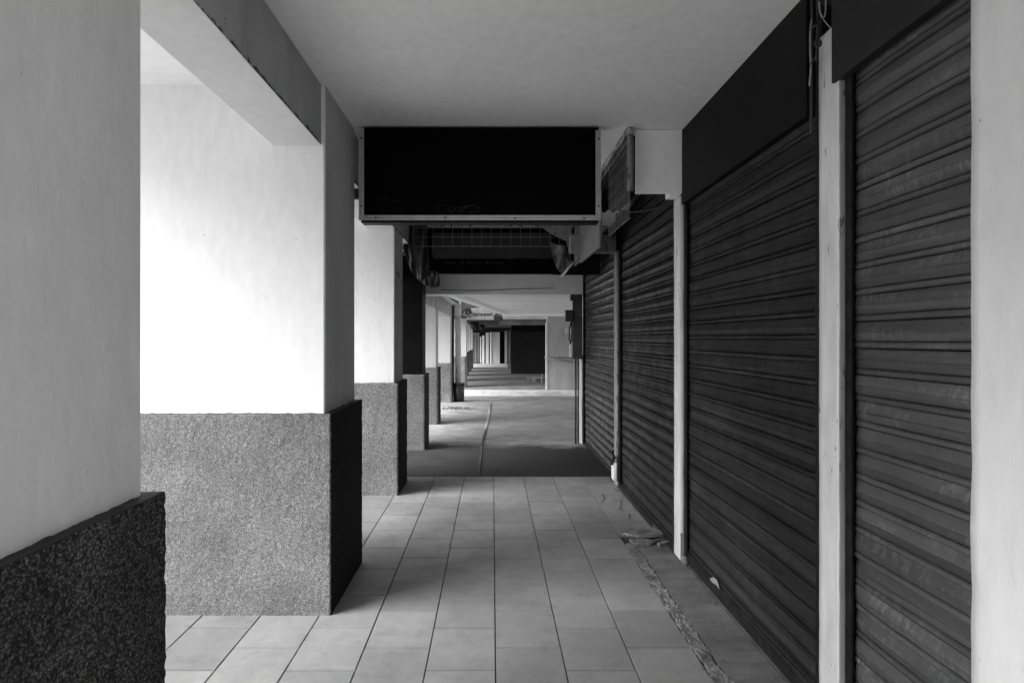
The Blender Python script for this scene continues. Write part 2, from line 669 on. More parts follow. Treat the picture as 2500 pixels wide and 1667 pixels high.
# behind the camera, beside it, then away down the walkway
for i, yy in enumerate((20.3, 23.0, 25.7, 28.4)):  # pillars added to cast light bands on the far floor
    column(yy, yy + .45, "mostly hidden pillar added to cast floor bands in the far block, %s of the four behind the pale pillar across the lane" %
           ("nearest", "second", "third", "farthest")[i], htop=.95, step=.15, seed=10 + i, xp=-.98, xb=-.96, ztop=2.13, base='pebble_far',
           amp=.002, xl=-1.9)
column(-1.60, -.85, "pale plaster pillar behind the viewpoint", step=.06, seed=9)
c1 = column(.78, 1.535, "nearest pillar at the left edge, grey plaster over a coarse black pebble base", step=.012, amp=.006, seed=2,
            side='pebble_dark', inner='plaster_near')
c2 = column(3.107, 3.853, "broad pillar whose bright white plaster sits on a big grey pebble base, left of the hanging black sign",
            step=.012, amp=.0045, seed=3)
c3 = column(5.473, 6.05, "second pillar past the hanging sign, white shaft with a small scrawl, at the far edge of the tiles",
            htop=1.074, step=.02, seed=4, xp=-.94, xb=-.899, upper='plaster_soft')
c4 = column(7.73, 8.2, "pillar with an all black shaft over a grey pebble base", htop=1.014, step=.03, seed=5, upper='dark_paint',
            inner='dark_paint', xp=-.95, xb=-.905, ztop=2.62)
c5 = column(10.03, 10.5, "slim pale pillar between the black shafted pillar and the plain end pillar", htop=.99, step=.04, seed=6,
            xp=-.985, xb=-.945, ztop=2.30, upper='plaster_mid')
c6 = column(13.5, 13.95, "plain pale pillar at the end of the first block, beside the wrapped post", htop=.92, step=.06, seed=7,
            xp=-.985, xb=-.945, ztop=2.30, base='pebble_far', amp=.003, upper='plaster_mid')
c7 = column(17.6, 18.0, "pale pillar across the side lane with a grey lower part, under the round emblem", htop=.95, step=.08, seed=8,
            xp=-.80, xb=-.785, ztop=2.12, base='pebble_far', side='grey_plaster', amp=.002, xl=-1.6, upper='plaster_in')

# scrawl on pillar 3
bm = bmesh.new()
tube(bm, [P(976, 676, 5.49) + Vector((0, -.0, 0)), P(980, 669, 5.49), P(986, 670, 5.49), P(984, 678, 5.49)], .006)
for v in bm.verts:
    pass
bm.free()
bm = bmesh.new()


def on_side(px, py, X):
    Y = F * X / (px - HX)
    return Vector((X, Y, EYE - (py - HY) / F * Y))


for seq in ([(966, 669), (972, 664), (975, 672), (969, 678), (975, 676)], [(977, 684), (981, 690), (984, 686)]):
    tube(bm, [on_side(a, b_, -.938) for a, b_ in seq], .005, seg=5)
link("scrawl", bm, M['scrib'], c3)

# long edge beams carried by the pillars
bm = bmesh.new()
box(bm, -1.205, -.937, -4.2, 7.0, 2.5575, CEIL + .02, bev=.006)
bm.normal_update()
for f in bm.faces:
    f.material_index = 0 if f.normal.x > .3 else 1  # corridor face darker: part of its shade is mixed into the paint
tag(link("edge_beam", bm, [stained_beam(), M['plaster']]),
    "grey faced beam with dark stains along its lower edge, over the left pillars under the ceiling", "beam")
bm = bmesh.new()
box(bm, -1.25, -1.0, 8.2, 14.2, 2.02, 2.32, bev=.006)
tag(link("edge_beam", bm, M['plaster_in']), "low grey beam running over the far left pillars beyond the dark signs", "beam")

# ================================================================ CEILINGS
XC = -3.1      # outer edge of the canopy
bm = bmesh.new()
box(bm, XC, 2.6, -4.2, 7.05, CEIL, CEIL + .45)
box(bm, XC - .06, XC, -4.2, 7.05, CEIL - .10, CEIL + .5)
tag(link("ceiling", bm, M['ceil']), "smooth pale ceiling slab over the near tiled walkway with a drop fascia outside", "ceiling")
# lower slab beyond
bm = bmesh.new()
box(bm, -1.25, 1.45, 8.35, 8.75, 2.142, CEIL, bev=.008)
tag(link("cross_beam", bm, M['ceil2']), "pale grey cross beam spanning the walkway under the dark signs", "beam")
bm = bmesh.new()
pts = [(-.80, 8.7), (1.45, 8.7), (1.45, 10.5), (2.9, 12.0), (2.9, 16.6), (.30, 16.6)]
prism(bm, [(x, y, 2.225) for x, y in pts], (0, 0, .25))
slab = thing("lane_canopy", (.5, 12, 2.2), "pale canopy slab over the side lane, its left edge running diagonally to a bright rim", "canopy")
link("slab", bm, M['ceil2'], slab)
bm = bmesh.new()
# bright rim along the diagonal and along the far side
a, b_ = Vector((-.80, 8.72, 0)), Vector((.30, 16.6, 0))
nrm = -Vector((-(b_ - a).y, (b_ - a).x, 0)).normalized() * .14
prism(bm, [a + Vector((0, 0, 2.17)), b_ + Vector((0, 0, 2.17)), b_ + nrm + Vector((0, 0, 2.17)), a + nrm + Vector((0, 0, 2.17))], (0, 0, .33))
box(bm, .30, 2.9, 16.60, 16.68, 2.14, 2.5)
link("rim", bm, simple('rim_white', .92, rough=.5, var=.04), slab)
bm = bmesh.new()
box(bm, -3.2, -1.25, 7.1, 14.2, 2.30, 2.75)
box(bm, -1.25, -.78, 8.4, 14.2, 2.33, 2.75)
tag(link("ceiling", bm, M['ceil']), "outer ceiling slab over the far left pillars", "ceiling")
bm = bmesh.new()
box(bm, -3.2, 8, 7.06, 8.36, CEIL + .0, CEIL + .45)
box(bm, -3.2, -.80, 8.36, 16.3, 2.76, 3.1)
box(bm, -1.3, 2.6, 8.36, 13.9, CEIL + .0, CEIL + .45)
tag(link("roof_slab", bm, M['roof']), "rough concrete roof slab above the far part of the walkway", "roof")

# far block ceiling
bm = bmesh.new()
box(bm, -3.6, 6, 17.3, 37, 2.14, 2.7)  # unseen left overhang widened to darken the far block
tag(link("ceiling", bm, M['ceil_dark']), "dark ceiling over the far block past the side lane", "ceiling")
bm = bmesh.new()
box(bm, .32, 3.2, 16.9, 17.3, 2.06, 2.6, bev=.01)
box(bm, .25, 2.6, 20.5, 20.8, 1.98, 2.14, bev=.01)
tag(link("stepped_beam", bm, M['grey_plaster']), "grey stepped beam behind the bright canopy rim", "beam")

# ================================================================ RIGHT SIDE
# wall behind the shutters
bm = bmesh.new()
box(bm, 1.47, 1.75, 1.2, 8.4, -.16, CEIL)
box(bm, 1.47, 1.75, 8.4, 8.45, -.16, CEIL)
tag(link("shop_wall", bm, M['board']), "dark shop wall behind the row of roller shutters", "wall")
bm = bmesh.new()
box(bm, 1.75, 6.5, -.4, 8.45, -.16, 3.3)
tag(link("shop_building", bm, M['grey_plaster']), "grey rendered body of the shops behind the shutters", "building")

bm = bmesh.new()
gridbox(bm, 1.262, 1.74, -.45, 1.512, -.012, CEIL, .03, sidemi=0, topmi=0)
roughen(bm, .004, 6, 3.3)
tag(link("wall_pillar", bm, plaster("white_wall_pillar", .62, var=.12, speck=.6, bd=.006)),
    "broad rough white wall pillar at the right edge beside the nearest shutter", "pillar")

# slat profile, pitch .094: (height fraction, depth toward the walkway)
PROF = [(0.0, -.009), (.015, .004), (.045, .0105), (.12, .013), (.195, .0105), (.23, .004), (.25, -.007), (.27, .002), (.31, .0065),
        (.44, .0105), (.57, .0142), (.60, .0165), (.625, .0142), (.78, .0085), (.90, .0045), (.985, .0), (1.0, -.009)]
PITCH = .094


def shutter(y0, y1, label, mat, X=1.315, ztop=2.80, zoff=.06, warp=.006, seed=1, group="roller shutters of the closed shops"):
    t = thing("roller_shutter", (X, (y0 + y1) / 2, 0), label, "shutter", group)
    rnd = random.Random(seed)
    bm = bmesh.new()
    n = int((ztop - zoff) / PITCH)
    seg = max(6, int((y1 - y0) / .09))
    for s in range(n):
        z0 = zoff + s * PITCH + rnd.uniform(-.0015, .0015)
        dx = rnd.uniform(-.0025, .0025)
        tilt = rnd.uniform(-.006, .006)
        cols = []
        for j in range(seg + 1):
            y = y0 + (y1 - y0) * j / seg
            wv = noise.noise(Vector((seed * 3.1, y * 2.3, z0 * 1.7))) * warp + noise.noise(Vector((seed, y * 8, z0 * 9))) * warp * .3
            sag = .0015 * noise.noise(Vector((y * 3, z0 * 20, seed)))
            fl = 1.0
            if j == 0 or j == seg:
                fl = .35
            cols.append([bm.verts.new((X - d * fl - dx - wv - tilt * (h - .5), y, z0 + h * (PITCH - .001) + sag)) for h, d in PROF])
        for a, b in zip(cols, cols[1:]):
            for k in range(len(PROF) - 1):
                f = bm.faces.new((a[k], b[k], b[k + 1], a[k + 1]))
                f.smooth = k not in (0, 5, 6, 10, 11, 15)
    for e in bm.edges:
        if any(not f.smooth for f in e.link_faces):
            e.smooth = False
    o = link("curtain", bm, mat, t)
    bm = bmesh.new()
    box(bm, X - .022, X + .012, y0 + .01, y1 - .01, .008, zoff - .002, bev=.004)
    # rounded bottom bar lip
    tube(bm, [(X - .012, y0 + .02, zoff - .004), (X - .014, (y0 + y1) / 2, zoff - .006), (X - .012, y1 - .02, zoff - .004)], .012)
    link("bottom_bar", bm, M['rail'], t)
    for (ya, yb) in ((y0 - .03, y0 + .014), (y1 - .014, y1 + .03)):
        bm = bmesh.new()
        box(bm, X - .028, X - .020, ya, yb, 0, ztop)
        box(bm, X + .014, X + .022, ya, yb, 0, ztop)
        box(bm, X - .020, X + .014, ya if ya < y0 else yb - .006, (ya + .006) if ya < y0 else yb, 0, ztop)
        link("guide_rail", bm, M['rail'], t)
    return t


s1 = shutter(1.38, 2.07, "nearest roller shutter, dull grey, between the white wall pillar and the chipped post",
             M['sh1'], zoff=.055, seed=1)
s2 = shutter(2.27, 3.82, "wide near black roller shutter under the long black header board", M['sh2'], zoff=.085, seed=2)
s3 = shutter(4.03, 5.80, "dark roller shutter behind the hanging wire mesh, starting at the slim white post", M['sh3'],
             zoff=.03, seed=3)
s4 = shutter(5.98, 8.12, "farthest roller shutter, black with shiny streaks on its slats", M['sh4'], zoff=.03, seed=4)
# ledge beneath
bm = bmesh.new()
gridbox(bm, 1.288, 1.46, 1.5, 3.86, -.16, .006, .03, sidemi=0, topmi=0)
roughen(bm, .003, 30, 2)
box(bm, 1.265, 1.46, 4.0, 6.22, -.16, .004)
tag(link("door_sill", bm, concrete("sill_cement", .045, var=.5, scale=8)), "rough cement sill under the roller shutters", "sill")
# concave paint scab on the shutter bar
bm = bmesh.new()
pp = [(1733, 1411), (1741, 1408), (1750, 1414), (1754, 1424), (1757, 1438), (1750, 1428), (1744, 1424), (1738, 1420)]
prism(bm, [on_side(a, b_, 1.288) for a, b_ in pp], (-.0015, 0, 0))
link("paint_scab", bm, M['wood_dim'], s2)


def post(x0, x1, y0, y1, z0, z1, label, name="timber_post", mat='wood', seed=1, amp=.003, mat2=None):
    t = thing(name, ((x0 + x1) / 2, (y0 + y1) / 2, 0), label, "post")
    bm = bmesh.new()
    gridbox(bm, x0, x1, y0, y1, z0, z1, .022, sidemi=0, topmi=0)
    roughen(bm, amp * .8, 3.5, seed)
    roughen(bm, amp * .35, 28, seed)
    bm.normal_update()
    for f in bm.faces:
        f.material_index = 1 if f.normal.y < -.6 else 0
    link("shaft", bm, [M[mat], M[mat2 or mat]], t)
    return t


pB = post(1.266, 1.302, 2.092, 2.222, 0, 2.66, "chipped white timber post between the two nearest shutters, with loose cables at its top", seed=2, mat2='wood_dim')
pA = post(1.262, 1.300, 3.862, 3.985, .012, 2.46, "slim white timber post below the white bulkhead, cut off grey at its foot", seed=3, amp=.004)
bm = bmesh.new()
box(bm, 1.266, 1.312, 3.853, 3.861, 0, .19, bev=.002)
link("bare_foot", bm, M['wood_dim'], pA)
pC = post(1.262, 1.292, 5.83, 5.95, 0, 2.39, "thin scuffed post with a bandaged lower end at the far edge of the tiles", seed=4, amp=.005, mat='wood_dim')
bm = bmesh.new()
box(bm, 1.225, 1.262, 5.80, 5.90, .06, .24, bev=.008)
roughen(bm, .01, 20, 5)
link("repair_patch", bm, M['wood'], pC)
bm = bmesh.new()
tube(bm, [(1.215, 5.83, .22), (1.235, 5.81, .30), (1.225, 5.83, .36)], .018)
link("knob", bm, M['cable'], pC)
pD = post(1.262, 1.290, 8.16, 8.30, 0, 1.26, "pale far post below the brown meter board", seed=6, amp=.006)
bm = bmesh.new()
tube(bm, [(1.19, 8.18, 0), (1.19, 8.18, 1.25)], .013)
tube(bm, [(1.225, 8.18, 0), (1.225, 8.18, 1.25)], .010)
link("conduit", bm, M['cable'], pD)

# header boards
bm = bmesh.new()
box(bm, 1.262, 1.30, 2.305, 3.83, 2.393, CEIL - .002, bev=.003)
tag(link("header_board", bm, M['board']), "long black header board over the wide shutter, meeting the ceiling", "board")
bm = bmesh.new()
box(bm, 1.252, 1.285, 1.3, 2.118, 2.44, CEIL - .004, bev=.003)
tag(link("header_board", bm, M['board2']), "charcoal header board over the nearest shutter at top right", "board")
bm = bmesh.new()
box(bm, 1.245, 1.251, 1.75, 2.11, 2.80, 2.872, bev=.001)
tag(link("perforated_strip", bm, M['alu']), "pale perforated metal strip on top of the charcoal header board", "strip")
bm = bmesh.new()
box(bm, 1.33, 1.47, 2.09, 2.30, 2.35, CEIL - .004)
tag(link("recess_board", bm, M['board2']), "dark board in the gap behind the cables between the two headers", "board")
bm = bmesh.new()
box(bm, .942, 1.30, 3.99, 5.83, 2.80, CEIL - .003)
for k in range(3):
    box(bm, 1.02 + k * .09, 1.05 + k * .09, 4.02, 5.80, 2.77, 2.80)
tag(link("soffit_board", bm, M['board2']), "charcoal ribbed board under the ceiling behind the tall wire mesh panel", "board")
# white bulkhead over post A
bm = bmesh.new()
box(bm, .953, 1.262, 3.81, 3.835, 2.462, CEIL - .002, bev=.006)
box(bm, 1.20, 1.262, 3.835, 3.98, 2.462, CEIL - .002)
tag(link("bulkhead", bm, M['ceil']), "white boxed bulkhead under the ceiling right of the hanging black sign", "bulkhead")
bm = bmesh.new()
box(bm, .80, 1.262, 5.84, 5.97, 2.378, 2.56, bev=.01)
tag(link("bulkhead", bm, M['wood_dim']), "small grey bulkhead over the thin post, behind the wire mesh", "bulkhead")

# ================================================================ CABLES AT POST B
def cable(pts, r, label, mat='cable', name="cable", grp="loose cables above the chipped post"):
    bm = bmesh.new()
    # smooth the polyline
    q = [Vector(p) for p in pts]
    for _ in range(2):
        r2 = [q[0]]
        for a, b in zip(q, q[1:]):
            r2 += [a.lerp(b, .25), a.lerp(b, .75)]
        r2.append(q[-1])
        q = r2
    tube(bm, q, r, seg=7)
    return tag(link(name, bm, M[mat]), label, "cable", grp)


Yc = 2.17
cable([P(1998, -20, Yc), P(1997, 60, Yc), P(1996, 110, 2.15), P(1994, 150, 2.15)], .006, "thick black cable hanging straight from the ceiling onto the chipped post")
cable([P(1979, -20, 2.2), P(1986, 30, 2.2), P(1978, 66, 2.2), P(1978, 140, 2.2), P(1981, 160, 2.2), P(1976, 210, 2.2)], .0035,
      "thin grey cable running down left of the chipped post", 'cable_pale')
cable([P(1982, -10, 2.2), P(1984, 62, 2.2), P(1980, 120, 2.21), P(1981, 200, 2.21), P(1980, 330, 2.22)], .006,
      "long black cable falling left of the chipped post beside the black header")
cable([P(2000, 5, 2.08), P(2002, 35, 2.08), P(2011, 48, 2.08), P(2016, 30, 2.08), P(2016, 0, 2.08)], .003,
      "short grey cable loop dangling in front of the top of the chipped post", 'cable_pale')
cable([P(2010, 48, 2.07), P(2016, 56, 2.07), P(2028, 70, 2.07)], .002, "thin grey wire end lying across the top of the chipped post", 'cable_pale')
cable([P(1996, 60, 2.15), P(1984, 68, 2.19), P(1980, 76, 2.2)], .003, "short wire bridging the two cables left of the chipped post")
cable([P(1998, 118, 2.15), P(1996, 135, 2.15), P(1985, 148, 2.18), P(1979, 158, 2.2)], .003, "wire tail curling below the black ring")
bm = bmesh.new()
c = P(1997, 106, 2.07)
ring = [c + Vector((math.cos(a) * .0105, 0, math.sin(a) * .0125)) for a in (2 * math.pi * i / 16 for i in range(17))]
tube(bm, ring, .0045, seg=8)
tag(link("cable_ring", bm, M['cable']), "black ring clamp on the upper left edge of the chipped post", "clamp")

# ================================================================ HANGING SIGN
SY = 3.735
sg = thing("hanging_sign", (-.08, SY, 2.26), "wide blank black sign box in a pale metal frame hanging from the ceiling", "sign")
x0, x1, z0 = -.868, .705, 2.267
bm = bmesh.new()
box(bm, x0 + .012, x1 - .012, SY + .006, SY + .10, z0 - .012, CEIL - .012)
link("box", bm, M['board'], sg)
bm = bmesh.new()
box(bm, x0 + .028, x1 - .028, SY + .0015, SY + .0055, z0 + .035, CEIL - .016)
link("panel", bm, M['black'], sg)
bm = bmesh.new()
# three sided frame with a grooved section
def rails(bm, a0, a1, horiz, base, side):
    for (o0, o1, pr) in ((0, .013, .012), (.013, .019, .004), (.019, .033, .010)):
        if horiz:
            box(bm, a0, a1, SY - pr, SY + .001, base + o0, base + o1, bev=.0012)
        else:
            s = side
            xa, xb = (base + o0, base + o1) if s > 0 else (base - o1, base - o0)
            box(bm, xa, xb, SY - pr + .0004, SY + .0012, a0, a1, bev=.0012)
rails(bm, x0 + .034, x1 - .034, True, z0, 0)
rails(bm, z0, CEIL - .02, False, x0, 1)
rails(bm, z0, CEIL - .035, False, x1, -1)
link("frame", bm, M['alu'], sg)
for px, py in ((882, 337), (881, 503), (917, 532), (1087, 532), (1257, 533), (1426, 533), (1462, 503), (1462, 339)):
    bm = bmesh.new()
    p = P(px, py, SY - .013)
    tube(bm, [p, p + Vector((0, .006, 0))], .0062, seg=10)
    link("screw", bm, M['screw'], sg)
for seq in ([(1083, 503), (1075, 500), (1068, 508), (1069, 516), (1076, 518)],
            [(1096, 503), (1093, 510), (1099, 518), (1108, 516), (1112, 508), (1106, 503)],
            [(1116, 507), (1128, 508), (1140, 503), (1158, 502), (1170, 508), (1170, 515), (1160, 519), (1145, 518)],
            [(1118, 518), (1135, 510), (1142, 505)],
            [(930, 486), (938, 485), (948, 487)], [(957, 490), (964, 491), (972, 492)]):
    bm = bmesh.new()
    tube(bm, [P(a, b_, SY + .0008) for a, b_ in seq], .0011, seg=5)
    link("chalk_scratch", bm, M['chalk'], sg)
# dark board between pillar and sign
bm = bmesh.new()
box(bm, -1.03, -.905, 4.05, 4.10, 2.49, CEIL - .003)
tag(link("side_board", bm, M['board2']), "small dark board high up between the broad white pillar and the hanging sign", "board")

# ================================================================ WIRE MESH PANELS
def meshpanel(name, label, org, u, v, nu, nv, cu, cv, r, frame=None):
    """grid of wires; org corner, u and v unit directions"""
    t = thing(name, org, label, "wire mesh", "wire mesh panels under the ceiling")
    bm = bmesh.new()
    org, u, v = Vector(org), Vector(u), Vector(v)
    nn = u.cross(v).normalized() * r * 2
    for i in range(nu + 1):
        a = org + u * cu * i
        tube(bm, [a, a + v * cv * nv * .5 + nn * random.uniform(-2, 2), a + v * cv * nv], r, seg=5)
    for j in range(nv + 1):
        a = org + v * cv * j + nn
        k = [a + u * cu * nu * s + nn * random.uniform(-1.5, 1.5) for s in (0, .33, .66, 1)]
        tube(bm, k, r * (2.2 if j == 0 else 1.5), seg=5)
    link("wire_grid", bm, M['wire'], t)
    return t


m1 = meshpanel("wire_mesh", "tall wire mesh panel with a crumbling batten along the ceiling, left of the white bulkhead",
               (.90, 3.76, 2.29), (0, 1, 0), (0, 0, 1), 27, 6, .025, .095, .0009)
bm = bmesh.new()
gridbox(bm, .885, .925, 3.76, 6.2, CEIL - .05, CEIL - .004, .03, sidemi=0, topmi=0)
roughen(bm, .010, 16, 4)
link("top_batten", bm, M['batten'], m1)
bm = bmesh.new()
gridbox(bm, .880, .922, 3.742, 3.758, 2.465, 2.832, .02, sidemi=0, topmi=0)
roughen(bm, .004, 14, 5)
link("end_batten", bm, M['wood_dim'], m1)
bm = bmesh.new()
box(bm, .922, .938, 3.765, 3.80, 2.46, 2.83)  # black strip standing in for the shaded gap beside the bulkhead
link("dark_gap_strip", bm, M['board'], m1)
m2 = meshpanel("wire_mesh", "second wire mesh panel farther along, angled down behind the corner of the hanging sign",
               (.90, 4.92, 2.29), (0, 1, 0), (0, 0, 1), 50, 4, .0275, .12, .0013)
m3 = meshpanel("wire_mesh", "wide wire mesh facing the walkway just below the hanging sign",
               (-.81, 5.9, 2.445), (1, 0, 0), (0, 0, 1), 16, 4, .1, .095, .0009)
bm = bmesh.new()
box(bm, .935, .955, 5.0, 6.1, 2.30, 2.80)
tag(link("backing_board", bm, M['wood_dim']), "pale board behind the second wire mesh panel", "board")
bm = bmesh.new()
prism(bm, [P(a, b_, 6.3) for a, b_ in ((1312, 545), (1396, 545), (1397, 606), (1391, 622), (1384, 588), (1345, 570))], (0, .03, 0))
tag(link("wedge_board", bm, M['wood_dim']), "pale wedge shaped plank at the right end of the dark shop sign", "board")
cable([(.90, 3.77, 2.33), (1.0, 3.9, 2.36), (1.24, 4.1, 2.44)], .003, "taut grey wire tying the mesh to the dark shutter", 'cable_pale',
      grp="wires beside the mesh")

# ================================================================ DARK SHOP SIGN AND TARPAULINS
ds = thing("shop_sign", (-.07, 6.75, 2.27), "unlit dark shop sign with dim lettering behind the wire mesh, above the pale cross beam", "sign")
bm = bmesh.new()
box(bm, -.86, .72, 6.75, 6.85, 2.262, 2.80, bev=.004)
link("box", bm, M['black'], ds)
bm = bmesh.new()
box(bm, -.70, .70, 6.743, 6.7495, 2.44, 2.74)
link("print", bm, M['dimback'], ds)
bm = bmesh.new()
DL = simple("dim_letters", .020, rough=.6)
text_bm(bm, "FILIPINO", .155, (-.72, 6.742, 2.49), depth=.0006, sx=1.05, bold=.003)
link("block_lettering", bm, DL, ds)
bm = bmesh.new()
text_bm(bm, "Jose", .20, (.20, 6.742, 2.47), depth=.0006, sx=1.0, shear=.35)
link("script_lettering", bm, DL, ds)
DL2 = simple("faint_letters", .014, rough=.6)
for wd, xx in (("Asian", -.55), ("&", -.37), ("Women", -.31), ("Resources", -.08)):
    bm = bmesh.new()
    text_bm(bm, wd, .052, (xx, 6.744, 2.375), depth=.0006)
    link("small_word", bm, DL2, ds)
bm = bmesh.new()
box(bm, .73, 1.30, 6.90, 6.94, 2.265, CEIL - .004)  # added only to darken the space right of the sign
tag(link("darkening_board", bm, M['board']), "black board added to darken the gap between the dark shop sign and the far shutter", "board")
bm = bmesh.new()
box(bm, -.95, .95, 6.72, 6.79, 2.81, 2.86, bev=.004)
tag(link("timber_rail", bm, M['batten']), "old timber rail across the top of the dark shop sign", "rail")


def drape(name, poly, Y, label, mat, depth=.14, seed=1, n=22):
    """crumpled sheet filling a pixel outline at distance Y"""
    bm = bmesh.new()
    pts = [P(a, b_, Y) for a, b_ in poly]
    f = bm.faces.new([bm.verts.new(p) for p in pts])
    bmesh.ops.triangulate(bm, faces=[f])
    for _ in range(4):
        bmesh.ops.subdivide_edges(bm, edges=bm.edges[:], cuts=1, use_grid_fill=True)
    for v in bm.verts:
        p = v.co * 1.0
        w1 = noise.noise(Vector((p.x * 9 + seed, 1, p.z * 3)))
        w2 = noise.noise(Vector((p.x * 26, seed, p.z * 9)))
        v.co.y += depth * w1 + depth * .35 * w2
        v.co.x += .012 * w2
        v.co.z += .010 * w1
    for f in bm.faces:
        f.smooth = True
    o = link(name, bm, mat)
    md = o.modifiers.new("thick", 'SOLIDIFY')
    md.thickness = .006
    return tag(o, label, "tarpaulin")


drape("tarpaulin", [(985, 540), (1040, 540), (1042, 600), (1040, 660), (1072, 664), (1076, 688), (1068, 702), (1050, 703),
                    (1030, 690), (1010, 672), (996, 645), (988, 610)], 6.45,
      "dark crumpled tarpaulin sagging at the left end of the dark shop sign", M['tarp'], seed=2)
drape("tarpaulin", [(1346, 590), (1362, 598), (1375, 600), (1392, 620), (1396, 640), (1386, 664), (1374, 672), (1358, 650),
                    (1350, 625)], 6.4,
      "pale creased vinyl scrap curling at the right end of the dark shop sign", M['tarp_pale'], seed=5, depth=.10)
bm = bmesh.new()
tube(bm, [P(1371, 676, 6.3), P(1401, 640, 6.3)], .013)
tag(link("pole", bm, M['wood']), "short pale pole sticking down from the wire mesh corner", "pole")
# black cable run along the far beam
cable([P(1063, 690, 8.0), P(1085, 712, 9.5), P(1098, 726, 11.5), P(1118, 738, 13)], .03, "thick black cable bundle along the far left beam",
      grp="cables on the far beams")
cable([(-.75, 8.3, 2.20), (-.2, 8.32, 2.19), (.3, 8.32, 2.215), (.9, 8.3, 2.225)], .005, "black cable sagging across the pale cross beam",
      grp="cables on the far beams")

# ================================================================ FAR THINGS
mb = thing("meter_board", (1.25, 8.1, 1.2), "dark brown board with an electricity meter on the far post", "board")
bm = bmesh.new()
box(bm, 1.135, 1.268, 8.08, 8.14, 1.21, 2.03, bev=.003)
link("board", bm, simple("brown_board", .05, rough=.6, var=.4, scale=8), mb)
bm = bmesh.new()
box(bm, 1.03, 1.135, 8.06, 8.13, 1.735, 1.90, bev=.006)
link("meter_box", bm, M['bin'], mb)
bm = bmesh.new()
box(bm, 1.10, 1.27, 8.07, 8.13, 2.031, 2.12, bev=.006)
link("junction_box", bm, M['bin'], mb)
bm = bmesh.new()
tube(bm, [(1.12, 8.09, 1.735), (1.09, 8.09, 1.66), (1.085, 8.09, 1.50), (1.11, 8.09, 1.42)], .012)
tube(bm, [(1.12, 8.09, 1.72), (1.12, 8.09, 1.45)], .010)
link("cable_loop", bm, M['cable'], mb)
bm = bmesh.new()
box(bm, 1.09, 1.118, 8.09, 8.12, 1.235, 1.42, bev=.003)
link("pale_plate", bm, M['white'], mb)

fw = thing("grey_wall", (2.6, 16.8, 0), "mottled grey wall with a pale left edge across the side lane", "wall")
bm = bmesh.new()
box(bm, 1.60, 7.5, 16.78, 17.0, 0, 2.20, bev=.01)
link("wall", bm, M['grey_plaster'], fw)
bm = bmesh.new()
box(bm, 1.575, 1.62, 16.765, 17.01, 0, 1.95)
link("edge_trim", bm, simple('edge_paint', .45, rough=.6), fw)
bm = bmesh.new()
for a in ((2.14, 2.16, 1.66, 1.78), (2.28, 2.30, 1.66, 1.78)):
    box(bm, a[0], a[1], 16.75, 16.765, a[2], a[3])
box(bm, 2.16, 2.28, 16.75, 16.765, 1.66, 1.675)
box(bm, 2.16, 2.28, 16.75, 16.765, 1.765, 1.78)
link("wall_frame", bm, M['white'], fw)
bm = bmesh.new()
tube(bm, [(1.50, 16.6, .945), (2.0, 16.55, .94), (2.6, 16.6, .93)], .022)
tube(bm, [(1.6, 16.6, .92), (2.1, 16.5, .86), (2.6, 16.5, .78)], .016)
for x in (1.95, 2.3):
    tube(bm, [(x, 16.56, .86), (x, 16.56, 1.02)], .018)
tag(link("steel_arm", bm, M['steel']), "thin steel barrier arms held in front of the grey wall", "barrier")

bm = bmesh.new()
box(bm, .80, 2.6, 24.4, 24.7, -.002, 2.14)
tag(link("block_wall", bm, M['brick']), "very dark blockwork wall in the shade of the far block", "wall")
bm = bmesh.new()
box(bm, .80, 2.6, 24.0, 24.05, 1.80, 2.14)
tag(link("valance", bm, M['board']), "dark valance board hanging over the blockwork wall", "board")
# thing lying on the floor there
bm = bmesh.new()
prism(bm, [(1.20, 20.2, .02), (2.1, 20.6, .09), (2.05, 21.4, .10), (1.25, 21.1, .14)], (0, 0, .02))
prism(bm, [(1.32, 19.4, .02), (1.50, 19.35, .02), (1.45, 20.2, .16)], (0, .03, 0))
tag(link("fallen_panel", bm, M['grey_plaster']), "grey panel lying tilted on the floor in front of the blockwork wall", "panel")
bm = bmesh.new()
tube(bm, [(1.645, 19.0, 0), (1.645, 19.0, .32)], .03)
tag(link("short_stake", bm, M['wood_dim']), "short pale stake standing on the floor before the blockwork wall", "stake")

# wrapped post and bin at the end of the first block
wp = thing("wrapped_post", (-.84, 13.98, 0), "pale bandaged post with a lighter cap beside the black bin", "post")
bm = bmesh.new()
gridbox(bm, -.905, -.775, 13.96, 14.10, 0, 2.05, .06, sidemi=0, topmi=0)
roughen(bm, .02, 5, 2)
link("shaft", bm, M['wood'], wp)
bm = bmesh.new()
box(bm, -.915, -.77, 13.94, 14.11, 2.04, 2.40, bev=.03)
link("cap", bm, M['white'], wp)
bm = bmesh.new()
bmesh.ops.create_cone(bm, cap_ends=True, segments=24, radius1=.125, radius2=.135, depth=.43)
for v in bm.verts:
    v.co += Vector((-.80, 13.72, .215))
for f in bm.faces:
    f.smooth = len(f.verts) == 4
bn = thing("waste_bin", (-.80, 13.72, 0), "black round bin standing at the foot of the bandaged post", "bin")
link("drum", bm, M['bin'], bn)
bm = bmesh.new()
ring = [(-.80 + .14 * math.cos(a), 13.72 + .14 * math.sin(a), .425) for a in (2 * math.pi * i / 24 for i in range(25))]
tube(bm, ring, .012, seg=6)
link("rim", bm, M['bin'], bn)
bm = bmesh.new()
box(bm, -1.0, -.935, 13.96, 14.05, .3, 2.3)
tag(link("plastic_sheet", bm, M['tarp']), "black sheet hanging in the gap between the end pillar and the bandaged post", "sheet")

